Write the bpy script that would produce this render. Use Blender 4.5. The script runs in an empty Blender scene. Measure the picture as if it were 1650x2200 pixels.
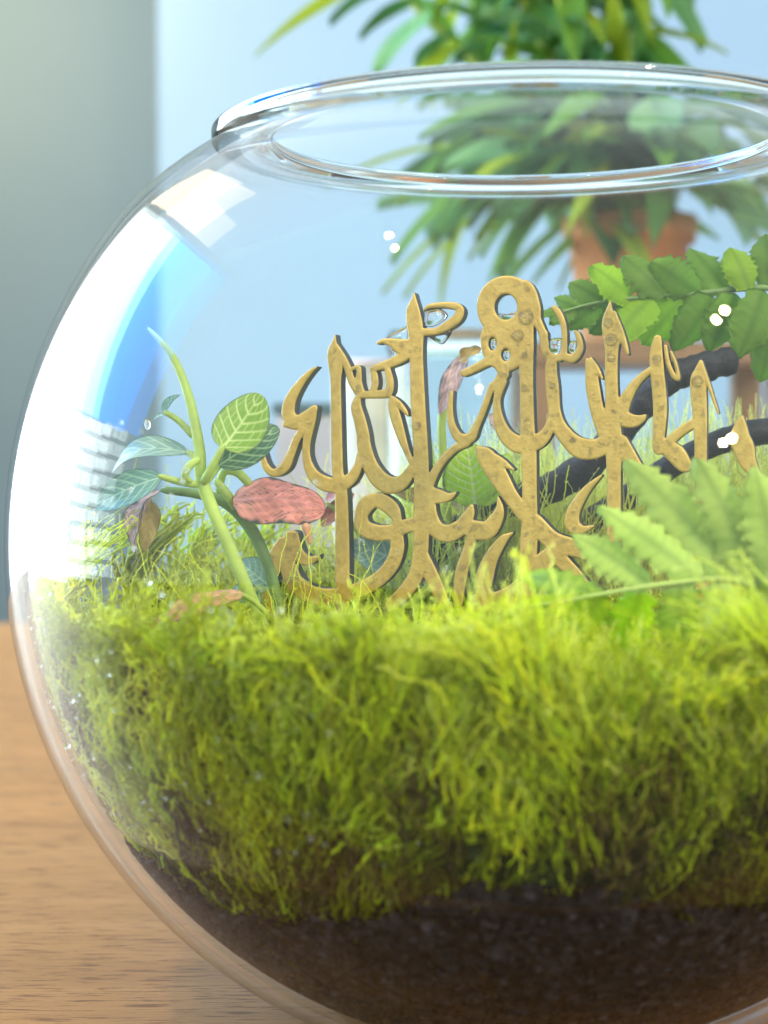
import bpy, math, random
import numpy as np
from mathutils import Vector

random.seed(7); RNG = np.random.default_rng(11)
SC = bpy.context.scene
COL = SC.collection
R = 0.125                      # bowl radius in metres
ZC = 0.95 * R                  # height of the bowl's centre above the table top (z = 0)

# ---------------------------------------------------------------- camera
FPX, HOR = 3242.0, 920.0       # focal length and horizon row in photo pixels (1650 x 2200)
CAM = np.array([-0.273 * R, -3.0 * R, ZC + 0.224 * R])
PITCH = math.atan((1100 - HOR) / FPX)
cd = bpy.data.cameras.new('camera'); cam = bpy.data.objects.new('camera', cd); COL.objects.link(cam)
cam.location = CAM; cam.rotation_euler = (math.pi / 2 - PITCH, 0, 0)
cd.sensor_fit = 'VERTICAL'; cd.sensor_height = 36; cd.lens = FPX / 2200 * 36
cd.clip_start = 0.01; cd.clip_end = 50
cd.dof.use_dof = True; cd.dof.focus_distance = 0.375; cd.dof.aperture_fstop = cd.lens / 4.4
SC.camera = cam

# ---------------------------------------------------------------- world, lamps, exposure
w = bpy.data.worlds.new('World'); SC.world = w; w.use_nodes = True
bg = w.node_tree.nodes['Background']; bg.inputs[0].default_value = (0.86, 0.95, 1.0, 1); bg.inputs[1].default_value = 0.66
SC.view_settings.view_transform = 'Standard'; SC.view_settings.look = 'None'
SC.view_settings.exposure = 1.4; SC.view_settings.gamma = 1.0
cy = SC.cycles
cy.max_bounces = 14; cy.diffuse_bounces = 4; cy.glossy_bounces = 5; cy.transmission_bounces = 10; cy.transparent_max_bounces = 24
cy.sample_clamp_indirect = 6.0; cy.use_denoising = True
cy.caustics_reflective = False; cy.caustics_refractive = True; cy.blur_glossy = 0.3

def area(name, loc, target, sx, sy, color, power, shape='RECTANGLE'):
    l = bpy.data.lights.new(name, 'AREA'); l.shape = shape; l.size = sx; l.size_y = sy
    l.color = color; l.energy = power
    o = bpy.data.objects.new(name, l); COL.objects.link(o); o.location = loc
    o.rotation_euler = (Vector(target) - Vector(loc)).to_track_quat('-Z', 'Y').to_euler()
    return o
area('added_wall_fill', (-0.95, 2.2, 1.2), (-1.05, 3.0, 0.75), 0.2, 0.2, (1.0, 0.78, 0.45), 4.5)  # added warm fill, not a visible lamp: grades the left wall lighter towards its top
def lamp_dir(az, el, dist, s, p):
    a, e = math.radians(az), math.radians(el)
    d = Vector((math.sin(a) * math.cos(e), -math.cos(a) * math.cos(e), math.sin(e)))
    loc = Vector((0, 0, ZC)) + d * dist
    area('spot_lamp', loc, (0, 0, ZC), s, s, (1.0, 0.82, 0.52), p, 'DISK')
lamp_dir(45, 43, 1.5, 0.045, 4.2)
lamp_dir(36, 21, 1.5, 0.045, 3.0)
lamp_dir(-52, 60, 1.5, 0.03, 3.2)

# ---------------------------------------------------------------- helpers
def ray(px, py):
    x = (px - 825) / FPX; y = -(py - 1100) / FPX
    return np.array([x, math.cos(PITCH) + y * math.sin(PITCH), -math.sin(PITCH) + y * math.cos(PITCH)])
def at(px, py, y):                                   # the point seen at a pixel, on the upright plane y
    d = ray(px, py); return CAM + d * ((y - CAM[1]) / d[1])
def PXM(y): return (y - CAM[1]) / FPX                # metres per photo pixel at depth y

def tag(o, label=None, cat=None, group=None, kind=None):
    if label: o['label'] = label
    if cat: o['category'] = cat
    if group: o['group'] = group
    if kind: o['kind'] = kind
    return o
def empty(name, loc, label, cat, group=None):
    o = bpy.data.objects.new(name, None); COL.objects.link(o); o.location = Vector([float(v) for v in loc])
    o.empty_display_size = 0.01
    return tag(o, label, cat, group)
ORG = {'wall_org': np.zeros(3)}
def mesh(name, V, F, mats, parent=None, smooth=True, col=None, midx=None, org=None):
    V = np.asarray(V, float)
    if org is None:
        if parent is not None: org = ORG.get(parent.name, np.array(parent.location))
        else: org = np.array([V[:, 0].mean(), V[:, 1].mean(), V[:, 2].min()])
    me = bpy.data.meshes.new(name)
    if isinstance(F, np.ndarray):
        n, k = F.shape
        me.vertices.add(len(V)); me.vertices.foreach_set('co', (V - org).astype(np.float32).ravel())
        me.loops.add(n * k); me.loops.foreach_set('vertex_index', F.astype(np.int32).ravel())
        me.polygons.add(n); me.polygons.foreach_set('loop_start', np.arange(0, n * k, k, dtype=np.int32))
        me.update(calc_edges=True)
    else:
        me.from_pydata([tuple(v) for v in (V - org)], [], F)
    for m in (mats if isinstance(mats, (list, tuple)) else [mats]): me.materials.append(m)
    if midx is not None: me.polygons.foreach_set('material_index', np.asarray(midx, np.int32))
    me.polygons.foreach_set('use_smooth', np.full(len(me.polygons), smooth, bool))
    if col is not None:
        a = me.color_attributes.new('Col', 'FLOAT_COLOR', 'POINT')
        c = np.ones((len(V), 4), np.float32); c[:, :3] = col; a.data.foreach_set('color', c.ravel())
    me.validate(); me.update()
    o = bpy.data.objects.new(name, me); COL.objects.link(o)
    if parent is not None:
        o.parent = parent; o.location = Vector([float(v) for v in (org - np.array(ORG.get(parent.name, parent.location)))])
        ORG[o.name] = org
    else:
        o.location = Vector([float(v) for v in org]); ORG[o.name] = org
    return o

def spline(pts, sub=6):                              # Catmull-Rom through rows of any width
    p = np.asarray(pts, float)
    if len(p) < 3:
        t = np.linspace(0, 1, sub + 1)[:, None]; return p[0] * (1 - t) + p[-1] * t
    q = np.vstack([2 * p[0] - p[1], p, 2 * p[-1] - p[-2]]); out = []
    for i in range(1, len(q) - 2):
        a, b, c, d = q[i - 1], q[i], q[i + 1], q[i + 2]
        for t in np.linspace(0, 1, sub, endpoint=False):
            out.append(0.5 * (2 * b + (c - a) * t + (2 * a - 5 * b + 4 * c - d) * t * t + (3 * b - a - 3 * c + d) * t ** 3))
    out.append(p[-1]); return np.array(out)

def tubes(P, rad, sides=4):                          # P (N,K,3), rad (N,K) -> closed-looking tubes
    N, K, _ = P.shape
    T = np.gradient(P, axis=1); T /= np.linalg.norm(T, axis=2, keepdims=True) + 1e-12
    ref = np.zeros_like(T); ref[..., 1] = 1.0
    ref[np.abs(T[..., 1]) > 0.9] = (1, 0, 0)
    A = np.cross(T, ref); A /= np.linalg.norm(A, axis=2, keepdims=True) + 1e-12
    B = np.cross(T, A)
    ang = np.arange(sides) * 2 * math.pi / sides
    V = P[:, :, None, :] + rad[:, :, None, None] * (A[:, :, None, :] * np.cos(ang)[None, None, :, None] + B[:, :, None, :] * np.sin(ang)[None, None, :, None])
    idx = np.arange(N * K * sides).reshape(N, K, sides)
    a = idx[:, :-1, :]; b = np.roll(idx, -1, axis=2)[:, :-1, :]; c = np.roll(idx, -1, axis=2)[:, 1:, :]; d = idx[:, 1:, :]
    F = np.stack([a, b, c, d], axis=-1).reshape(-1, 4)
    return V.reshape(-1, 3), F
def tube(name, pts, mat, parent=None, sides=12, sub=6, col=None, bump=0.0):   # pts rows: x y z r
    s = spline(pts, sub); r = s[:, 3].copy()
    if bump: r *= 1 + bump * RNG.standard_normal(len(r))
    r[0] *= 0.55; r[-1] *= 0.55
    s2 = np.vstack([s[:1], s, s[-1:]]); r2 = np.concatenate([[1e-5], r, [1e-5]])
    d0 = s[1, :3] - s[0, :3]; d1 = s[-1, :3] - s[-2, :3]
    s2[0, :3] -= d0 / np.linalg.norm(d0) * r[0] * .3; s2[-1, :3] += d1 / np.linalg.norm(d1) * r[-1] * .3
    V, F = tubes(s2[None, :, :3], r2[None], sides)
    return mesh(name, V, F, mat, parent, col=col)
def lathe(name, prof, mat, parent=None, c=(0, 0, 0), n=96, closed=False, smooth=True, midx=None):
    prof = np.asarray(prof, float); k = len(prof); th = np.arange(n) * 2 * math.pi / n
    V = np.stack([prof[None, :, 0] * np.cos(th)[:, None], prof[None, :, 0] * np.sin(th)[:, None], np.repeat(prof[None, :, 1], n, 0)], -1).reshape(-1, 3) + np.array(c)
    idx = np.arange(n * k).reshape(n, k); nx = np.roll(idx, -1, 0)
    if closed: a, b, cc, d = idx, nx, np.roll(nx, -1, 1), np.roll(idx, -1, 1)
    else: a, b, cc, d = idx[:, :-1], nx[:, :-1], nx[:, 1:], idx[:, 1:]
    return mesh(name, V, np.stack([a, b, cc, d], -1).reshape(-1, 4), mat, parent, smooth=smooth)
def box(name, x0, x1, y0, y1, z0, z1, mat, parent=None, bev=0.0):
    import bmesh
    bm = bmesh.new(); bmesh.ops.create_cube(bm, size=1)
    for v in bm.verts: v.co = Vector(((x0 + x1) / 2 + v.co.x * (x1 - x0), (y0 + y1) / 2 + v.co.y * (y1 - y0), (z0 + z1) / 2 + v.co.z * (z1 - z0)))
    if bev: bmesh.ops.bevel(bm, geom=bm.edges[:], offset=bev, segments=2, affect='EDGES')
    bm.verts.index_update()
    V = [tuple(v.co) for v in bm.verts]; F = [[v.index for v in f.verts] for f in bm.faces]; bm.free()
    return mesh(name, V, F, mat, parent, smooth=False)
def blob(name, c, rx, ry, rz, mat, parent=None, n=14, m=20, noise=0.0):
    u = np.linspace(0, math.pi, n); v = np.arange(m) * 2 * math.pi / m
    X = np.stack([np.outer(np.sin(u), np.cos(v)), np.outer(np.sin(u), np.sin(v)), np.outer(np.cos(u), np.ones(m))], -1)
    s = 1 + noise * (np.sin(X[..., :1] * 5 + c[0] * 900) * np.cos(X[..., 1:2] * 4 + 1) + .6 * np.sin(X[..., 2:] * 6 + 2))
    V = (X * s * np.array([rx, ry, rz])).reshape(-1, 3) + np.array(c)
    idx = np.arange(n * m).reshape(n, m); nx = np.roll(idx, -1, 1)
    return mesh(name, V, np.stack([idx[:-1], idx[1:], nx[1:], nx[:-1]], -1).reshape(-1, 4), mat, parent)

# ---------------------------------------------------------------- materials
def newmat(name):
    m = bpy.data.materials.new(name); m.use_nodes = True
    nt = m.node_tree; b = nt.nodes['Principled BSDF']; return m, nt, b, nt.nodes['Material Output']
def N(nt, t, **kw):
    n = nt.nodes.new(t)
    for k, v in kw.items(): setattr(n, k, v)
    return n
def noise(nt, scale, detail=4, rough=.55, vec=None):
    n = N(nt, 'ShaderNodeTexNoise'); n.inputs['Scale'].default_value = scale; n.inputs['Detail'].default_value = detail; n.inputs['Roughness'].default_value = rough
    if vec is not None: nt.links.new(vec, n.inputs['Vector'])
    return n
def ramp(nt, fac, stops):
    r = N(nt, 'ShaderNodeValToRGB'); e = r.color_ramp.elements
    while len(e) < len(stops): e.new(.5)
    for el, (p, c) in zip(e, stops): el.position = p; el.color = (*c, 1)
    nt.links.new(fac, r.inputs[0]); return r
def bump(nt, b, h, strength, dist):
    n = N(nt, 'ShaderNodeBump'); n.inputs['Strength'].default_value = strength; n.inputs['Distance'].default_value = dist
    nt.links.new(h, n.inputs['Height']); nt.links.new(n.outputs[0], b.inputs['Normal']); return n
def coords(nt, scale=(1, 1, 1), rot=(0, 0, 0)):
    t = N(nt, 'ShaderNodeTexCoord'); m = N(nt, 'ShaderNodeMapping'); m.inputs['Scale'].default_value = scale; m.inputs['Rotation'].default_value = rot
    nt.links.new(t.outputs['Object'], m.inputs[0]); return m.outputs[0]
def plain(name, col, rough=.6, var=.15, scale=60, spec=.4, bumpd=0.0):
    m, nt, b, o = newmat(name); v = coords(nt)
    n = noise(nt, scale, 5, .6, v)
    r = ramp(nt, n.outputs[0], [(.3, [c * (1 - var) for c in col]), (.7, [min(1, c * (1 + var)) for c in col])])
    nt.links.new(r.outputs[0], b.inputs['Base Color']); b.inputs['Roughness'].default_value = rough; b.inputs['Specular IOR Level'].default_value = spec
    if bumpd: bump(nt, b, n.outputs[0], .6, bumpd)
    return m
def leafmat(name, trans=.35, rough=.4, vcol=True, col=(.1, .2, .03), spec=.4, bumpd=.0004, bscale=900):
    m, nt, b, o = newmat(name)
    if vcol:
        a = N(nt, 'ShaderNodeVertexColor', layer_name='Col'); csock = a.outputs[0]
    else:
        n0 = noise(nt, 60, 4, .6, coords(nt)); csock = ramp(nt, n0.outputs[0], [(.3, [c * .75 for c in col]), (.7, [min(1, c * 1.3) for c in col])]).outputs[0]
    nt.links.new(csock, b.inputs['Base Color']); b.inputs['Roughness'].default_value = rough; b.inputs['Specular IOR Level'].default_value = spec
    n = noise(nt, bscale, 3, .6, coords(nt)); bump(nt, b, n.outputs[0], .5, bumpd)
    t = N(nt, 'ShaderNodeBsdfTranslucent'); nt.links.new(csock, t.inputs[0])
    mx = N(nt, 'ShaderNodeMixShader'); mx.inputs[0].default_value = trans
    nt.links.new(b.outputs[0], mx.inputs[1]); nt.links.new(t.outputs[0], mx.inputs[2]); nt.links.new(mx.outputs[0], o.inputs[0])
    return m
def thin_glass(name, tint=(.965, .985, .99), f0=.022):     # thin clear wall: Fresnel reflection over straight transmission
    m, nt, b, o = newmat(name); nt.nodes.remove(b)
    lw = N(nt, 'ShaderNodeLayerWeight'); lw.inputs[0].default_value = .5
    p = N(nt, 'ShaderNodeMath', operation='POWER'); p.inputs[1].default_value = 5; nt.links.new(lw.outputs['Facing'], p.inputs[0])
    s = N(nt, 'ShaderNodeMath', operation='MULTIPLY_ADD'); s.inputs[1].default_value = 1 - f0; s.inputs[2].default_value = f0; nt.links.new(p.outputs[0], s.inputs[0])
    t = N(nt, 'ShaderNodeBsdfTransparent'); t.inputs[0].default_value = (*tint, 1)
    g = N(nt, 'ShaderNodeBsdfGlossy'); g.inputs['Roughness'].default_value = 0.0
    mx = N(nt, 'ShaderNodeMixShader'); nt.links.new(s.outputs[0], mx.inputs[0]); nt.links.new(t.outputs[0], mx.inputs[1]); nt.links.new(g.outputs[0], mx.inputs[2])
    nt.links.new(mx.outputs[0], o.inputs[0]); return m
def solid_glass(name, ior=1.46, col=(.93, .97, .98)):
    m, nt, b, o = newmat(name); nt.nodes.remove(b)
    g = N(nt, 'ShaderNodeBsdfGlass'); g.inputs['IOR'].default_value = ior; g.inputs['Color'].default_value = (*col, 1); g.inputs['Roughness'].default_value = 0
    nt.links.new(g.outputs[0], o.inputs[0]); return m
def emit(name, col, strength):
    m, nt, b, o = newmat(name); nt.nodes.remove(b)
    e = N(nt, 'ShaderNodeEmission'); e.inputs[0].default_value = (*col, 1); e.inputs[1].default_value = strength
    nt.links.new(e.outputs[0], o.inputs[0]); return m

M = {}
M['glass'] = thin_glass('bowl_glass'); M['rim'] = solid_glass('rim_glass'); M['water'] = solid_glass('water', 1.33, (1, 1, 1))
M['jar'] = thin_glass('jar_glass', (.95, .98, .98), .03)
M['leaf'] = leafmat('veined_leaf', .3, .35); M['fern'] = leafmat('fern_leaf', .6, .42, spec=.25, bumpd=.0002)
M['moss'] = leafmat('moss_strand', .55, .45, bumpd=.0002); M['back_leaf'] = leafmat('bamboo_leaf', .4, .35)
M['stem'] = leafmat('green_stem', .25, .45, False, (.46, .58, .13), bumpd=.0002)
M['dark_stem'] = leafmat('dark_green_stem', .15, .5, False, (.17, .28, .08), bumpd=.0002)
M['twig'] = plain('black_twig', (.013, .014, .016), .6, .6, 330, .3, .0016)
M['soil'] = plain('black_soil', (.004, .004, .005), .7, .7, 420, .2, .003)
M['core'] = plain('dark_moss_bed', (.05, .06, .012), .8, .6, 220, .2, .004)
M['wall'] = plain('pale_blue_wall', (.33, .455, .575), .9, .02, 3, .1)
M['wall2'] = plain('shaded_grey_wall', (.185, .25, .28), .9, .03, 2, .1)  # left wall: grey paint with its shade put into the colour
M['white'] = plain('white_paint', (.75, .75, .74), .5, .03, 20)

def wood(name, c0, c1, c2, sc):
    m, nt, b, o = newmat(name)
    v = coords(nt, (1.3 * sc, 16 * sc, 16 * sc), (0, 0, math.radians(-3)))
    n1 = noise(nt, 3.0, 6, .6, v); n1.inputs['Distortion'].default_value = .6
    r = ramp(nt, n1.outputs[0], [(.15, c0), (.5, c1), (.85, c2)])
    v2 = coords(nt, (20 * sc, 210 * sc, 210 * sc), (0, 0, math.radians(-3))); n2 = noise(nt, 4.0, 4, .65, v2)
    r2 = ramp(nt, n2.outputs[0], [(.53, (1, 1, 1)), (.62, (.45, .37, .31))])
    mx = N(nt, 'ShaderNodeMix', data_type='RGBA', blend_type='MULTIPLY'); mx.inputs[0].default_value = .95
    nt.links.new(r.outputs[0], mx.inputs[6]); nt.links.new(r2.outputs[0], mx.inputs[7])
    v3 = coords(nt, (3 * sc, 420 * sc, 420 * sc), (0, 0, math.radians(-3))); n3 = noise(nt, 3.0, 3, .6, v3)
    r3 = ramp(nt, n3.outputs[0], [(.3, (.86, .84, .82)), (.7, (1.06, 1.05, 1.05))])
    mx2 = N(nt, 'ShaderNodeMix', data_type='RGBA', blend_type='MULTIPLY'); mx2.inputs[0].default_value = 1
    nt.links.new(mx.outputs[2], mx2.inputs[6]); nt.links.new(r3.outputs[0], mx2.inputs[7])
    nt.links.new(mx2.outputs[2], b.inputs['Base Color'])
    b.inputs['Roughness'].default_value = .38; b.inputs['Specular IOR Level'].default_value = .35
    bump(nt, b, n2.outputs[0], .25, .0006); return m
M['table'] = wood('table_wood', (.25, .118, .034), (.35, .172, .052), (.41, .214, .071), 1.0)
M['stand'] = wood('stand_wood', (.20, .095, .035), (.27, .14, .06), (.34, .18, .08), 2.0)

def gold():
    m, nt, b, o = newmat('gold_coated_board'); v = coords(nt)
    n = noise(nt, 420, 5, .6, v)
    r = ramp(nt, n.outputs[0], [(.3, (.46, .295, .050)), (.5, (.53, .35, .066)), (.7, (.60, .41, .095))])
    n_s = noise(nt, 55, 5, .7, v); r_s = ramp(nt, n_s.outputs[0], [(.35, (.70, .66, .55)), (.6, (1, 1, 1))])
    mxs = N(nt, 'ShaderNodeMix', data_type='RGBA', blend_type='MULTIPLY'); mxs.inputs[0].default_value = .3; nt.links.new(r.outputs[0], mxs.inputs[6]); nt.links.new(r_s.outputs[0], mxs.inputs[7])
    nt.links.new(mxs.outputs[2], b.inputs['Base Color']); b.inputs['Metallic'].default_value = .12; b.inputs['Roughness'].default_value = .42
    vo = N(nt, 'ShaderNodeTexVoronoi'); vo.inputs['Scale'].default_value = 1300; nt.links.new(v, vo.inputs['Vector'])
    bump(nt, b, vo.outputs['Distance'], .16, .0004); return m
M['gold'] = gold()
M['edge'] = plain('burnt_edge', (.022, .026, .024), .5, .3, 300, .5)

# ---------------------------------------------------------------- setting: table, walls, window
tag(box('table_top', -1.1, 1.2, -0.132, 0.76, -0.03, 0.0, M['table'], bev=.003), kind='structure')
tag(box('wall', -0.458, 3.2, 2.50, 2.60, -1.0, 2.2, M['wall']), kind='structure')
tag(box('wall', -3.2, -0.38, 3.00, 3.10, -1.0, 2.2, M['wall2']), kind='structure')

tag(box('floor', -8.0, 8.0, -8.0, 2.99, -0.80, -0.75, plain('beige_floor', (.10, .085, .07), .5, .2, 6)), kind='structure')
def window():
    x = -1.0
    root = empty('window', (x, .85, ZC - .30), 'tall bright window left of the bowl with sky and a sunlit building outside', 'window')
    def poly(name, pts, mat, dx=0.0):
        V = [(x + dx, p[0], ZC + p[1]) for p in pts]
        V2 = [(x + dx - .004, p[0], ZC + p[1]) for p in pts]; n = len(pts)
        F = [list(range(n)), list(range(2 * n - 1, n - 1, -1))] + [[i, n + i, n + (i + 1) % n, (i + 1) % n] for i in range(n)]
        return mesh(name, V + V2, F, mat, root, smooth=False)
    sky = emit('window_sky', (.01, .25, 1.0), 5.5); sky2 = emit('window_pale_sky', (.22, .60, 1.0), 7.0)
    fac = emit('window_facade', (.82, .96, 1.0), 4.2)
    blind = emit('lit_blind', (1.0, .80, .52), 2.6)
    poly('pane', [(.04, .27), (.36, .27), (.70, .88), (.10, .88)], sky)
    poly('pane', [(.705, .88), (.365, .27), (.42, .27), (.84, .88)], sky2)
    poly('pane', [(.425, .27), (1.45, .27), (1.45, .88), (.845, .88)], fac)
    poly('pane', [(.30, -.33), (1.45, -.33), (1.45, .265), (.30, .265)], fac)
    # the facade beyond: rows of bright wall between its darker windows
    for i in range(9):
        z0 = -.10 + i * .043
        y = .10 + .012 * (i % 3)
        while y < .28:
            wd = RNG.uniform(.02, .055)
            poly('facade_panel', [(y, z0), (min(y + wd, .296), z0), (min(y + wd, .296), z0 + .03), (y, z0 + .03)], fac)
            y += wd + RNG.uniform(.003, .009)
    poly('blind', [(.62, .93), (1.45, .93), (1.45, 1.35), (.62, 1.35)], blind)
    poly('blind', [(.40, .93), (.60, .93), (.60, 1.12), (.40, 1.12)], blind)
    for (y0, y1, z0, z1) in [(.0, .05, -.40, .92), (1.46, 1.52, -.40, .92), (.05, 1.46, .885, .92), (.05, 1.46, -.40, -.335)]:
        box('frame', x - .03, x + .02, y0, y1, ZC + z0, ZC + z1, M['white'], root)
window()

# ---------------------------------------------------------------- glass bowl
def sphere_prof(rad, z0, z1, n, squeeze=True):
    out = []
    for z in np.linspace(z0, z1, n):
        r = math.sqrt(max(0, rad * rad - z * z))
        if squeeze and z > .60 * R: r -= .045 * R * ((z / R - .60) / .172) ** 2
        out.append((r, z))
    return out
bowl = empty('glass_bowl', (0, 0, 0), 'round clear glass fishbowl with thick rim holding moss and plants', 'bowl')
zb = -.95 * R
ti = .967 * R
outer = [(.0, zb + .0002), (.22 * R, zb + .0002), (.29 * R, zb + .001)] + sphere_prof(R, -.945 * R, .764 * R, 72)
inner = sphere_prof(ti, .764 * R, -.90 * R, 72) + [(.2 * R, -.915 * R), (.0, -.915 * R)]
wl = lathe('wall', [p for p in outer] + [p for p in inner], M['glass'], bowl, (0, 0, ZC), 160)
# below the soil line wet soil lies on the glass: no air gap there, so the inner face does not mirror
mw, ntw, bw, ow = newmat('wetted_glass'); ntw.nodes.remove(bw); tw = N(ntw, 'ShaderNodeBsdfTransparent'); tw.inputs[0].default_value = (.97, .985, .99, 1); ntw.links.new(tw.outputs[0], ow.inputs[0])
wl.data.materials.append(mw); np_ = len(outer) + len(inner) - 1
for f_ in wl.data.polygons:
    if f_.index % np_ >= len(outer) and f_.center.z + ORG['wall_org'][2] < ZC - .060: f_.material_index = 1
def rounded(poly, rad, k=4):                        # round the corners of a closed profile
    out = []; n = len(poly)
    for i in range(n):
        a, b, c = [np.array(poly[j % n], float) for j in (i - 1, i, i + 1)]
        u = (a - b) / np.linalg.norm(a - b); v = (c - b) / np.linalg.norm(c - b)
        rr = min(rad[i], .45 * np.linalg.norm(a - b), .45 * np.linalg.norm(c - b))
        p0, p1 = b + u * rr, b + v * rr
        for t in np.linspace(0, 1, k):
            out.append((1 - t) ** 2 * p0 + 2 * t * (1 - t) * b + t * t * p1)
    return out
lip = [(.594, .768), (.608, .771), (.609, .797), (.597, .799), (.505, .806), (.488, .797), (.490, .779), (.535, .769)]
lathe('rim', [tuple(p * R) for p in rounded(lip, [.004, .008, .008, .008, .012, .01, .01, .02])], M['rim'], bowl, (0, 0, ZC), 192, closed=True)

# ---------------------------------------------------------------- soil and moss bed
def hfun(x, y):                                      # moss bed height relative to the bowl's centre
    return (-.034 + .012 * np.clip((y - .0) / .06, 0, 1) + .010 * np.clip((-y - .015) / .06, 0, 1) + .005 * np.sin(34 * x + 1.2) * np.cos(29 * y + .4) + .004 * np.sin(77 * x + 55 * y)
            + .005 * np.exp(-((x + .085) ** 2 + (y + .03) ** 2) / .0010) - .004 * np.exp(-((x - .01) ** 2 + (y + .02) ** 2) / .0009))
def disc_body(name, rad, zlo, top, mat, amp, label, cat):
    nr, nt_ = 60, 420; V = []; th = np.arange(nt_) * 2 * math.pi / nt_
    zt = top(rad * np.cos(th) * .95, rad * np.sin(th) * .95)
    rows = []
    for i, s in enumerate(np.linspace(0, 1, 26)):    # side, bottom to top edge
        z = zlo + (zt - zlo) * s
        r = np.sqrt(np.maximum(1e-6, rad ** 2 - z ** 2))
        r = r * (1 - amp * (.5 + .5 * np.sin(th * 41 + 30 * z / R) * np.sin(z * 900 + th * 13)) )
        rows.append(np.stack([r * np.cos(th), r * np.sin(th), z], -1))
    for s in np.linspace(.96, .02, 24):              # top
        r = np.sqrt(np.maximum(1e-6, rad ** 2 - zt ** 2)) * s
        x, y = r * np.cos(th), r * np.sin(th)
        rows.append(np.stack([x, y, top(x, y)], -1))
    V = np.concatenate(rows) + np.array([0, 0, ZC]); k = len(rows)
    idx = np.arange(k * nt_).reshape(k, nt_); nx = np.roll(idx, -1, 1)
    return tag(mesh(name, V, np.stack([idx[:-1], nx[:-1], nx[1:], idx[1:]], -1).reshape(-1, 4), mat), label, cat, kind='stuff')
soil_top = lambda x, y: -.0615 - .013 * np.clip((-x - .015) / .06, 0, 1) - .005 * np.clip((x - .03) / .05, 0, 1) + .0022 * np.sin(60 * x + 2) + .0016 * np.sin(95 * x + 40 * y)
disc_body('soil', .954 * R, -.905 * R, soil_top, M['soil'], .0, 'black wet soil filling the bottom of the bowl', 'soil')
disc_body('moss_bed', .934 * R, -.090, hfun, M['core'], .02, 'dark matted moss bed under the green strands', 'moss')

RI = .962 * R
MV, MF, MC = [], [], []; moff = 0
def add_strands(P, rad, ctop, cbot, sides=4, jitter=.22, leaflets=0, pw=1.0):
    global moff
    Np, K, _ = P.shape
    # keep every point inside the glass
    d = np.linalg.norm(P, axis=2, keepdims=True); P = P * np.minimum(1, (RI - .0005) / d)
    V, F = tubes(P + np.array([0, 0, ZC]), rad, sides)
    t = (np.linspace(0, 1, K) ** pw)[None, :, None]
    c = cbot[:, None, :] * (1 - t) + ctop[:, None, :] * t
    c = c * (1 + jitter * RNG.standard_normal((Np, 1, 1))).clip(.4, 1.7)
    c = np.repeat(c[:, :, None, :], sides, 2).reshape(-1, 3)
    MV.append(V); MF.append(F + moff); MC.append(c.clip(0, 1)); moff += len(V)
    if leaflets:
        T = np.gradient(P, axis=1); T /= np.linalg.norm(T, axis=2, keepdims=True) + 1e-9
        s = RNG.uniform(.08, .98, (Np, leaflets)) * (K - 1); i0 = np.floor(s).astype(int).clip(0, K - 2); fr = (s - i0)[..., None]
        ar = np.arange(Np)[:, None]
        pos = P[ar, i0] * (1 - fr) + P[ar, i0 + 1] * fr; tn = T[ar, i0]
        rnd = RNG.standard_normal((Np, leaflets, 3)); side = np.cross(tn, rnd); side /= np.linalg.norm(side, axis=2, keepdims=True) + 1e-9
        wv = np.cross(tn, side); L = np.clip(rad.mean(1)[:, None, None] * 4.2, .0006, .0013) * RNG.uniform(.6, 1.3, (Np, leaflets, 1))
        dr = tn * .75 + side * .66
        a = pos; b = pos + dr * L * .5 + wv * L * .2; cc = pos + dr * L; dd = pos + dr * L * .5 - wv * L * .2
        V2 = np.stack([a, b, cc, dd], 2).reshape(-1, 3)
        d2 = np.linalg.norm(V2, axis=1, keepdims=True); V2 = V2 * np.minimum(1, (RI - .0002) / d2) + np.array([0, 0, ZC])
        F2 = np.arange(len(V2)).reshape(-1, 4)
        tt = (s / (K - 1))[..., None] ** pw
        c2 = cbot[:, None, :] * (1 - tt) + ctop[:, None, :] * tt
        c2 = c2 * (1.12 + .2 * RNG.standard_normal((Np, leaflets, 1))).clip(.5, 1.7)
        c2 = np.repeat(c2[:, :, None, :], 4, 2).reshape(-1, 3)
        MV.append(V2); MF.append(F2 + moff); MC.append(c2.clip(0, 1)); moff += len(V2)

LIME = np.array([.80, .86, .02]); LEAFG = np.array([.60, .78, .02]); OLIVE = np.array([.42, .42, .025]); BROWN = np.array([.085, .055, .02]); GOLDG = np.array([.74, .72, .10]); PALE = np.array([.74, .84, .30])
def cmix(n, *cs):
    wts = RNG.dirichlet(np.ones(len(cs)) * .8, n); return wts @ np.array(cs)

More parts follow.
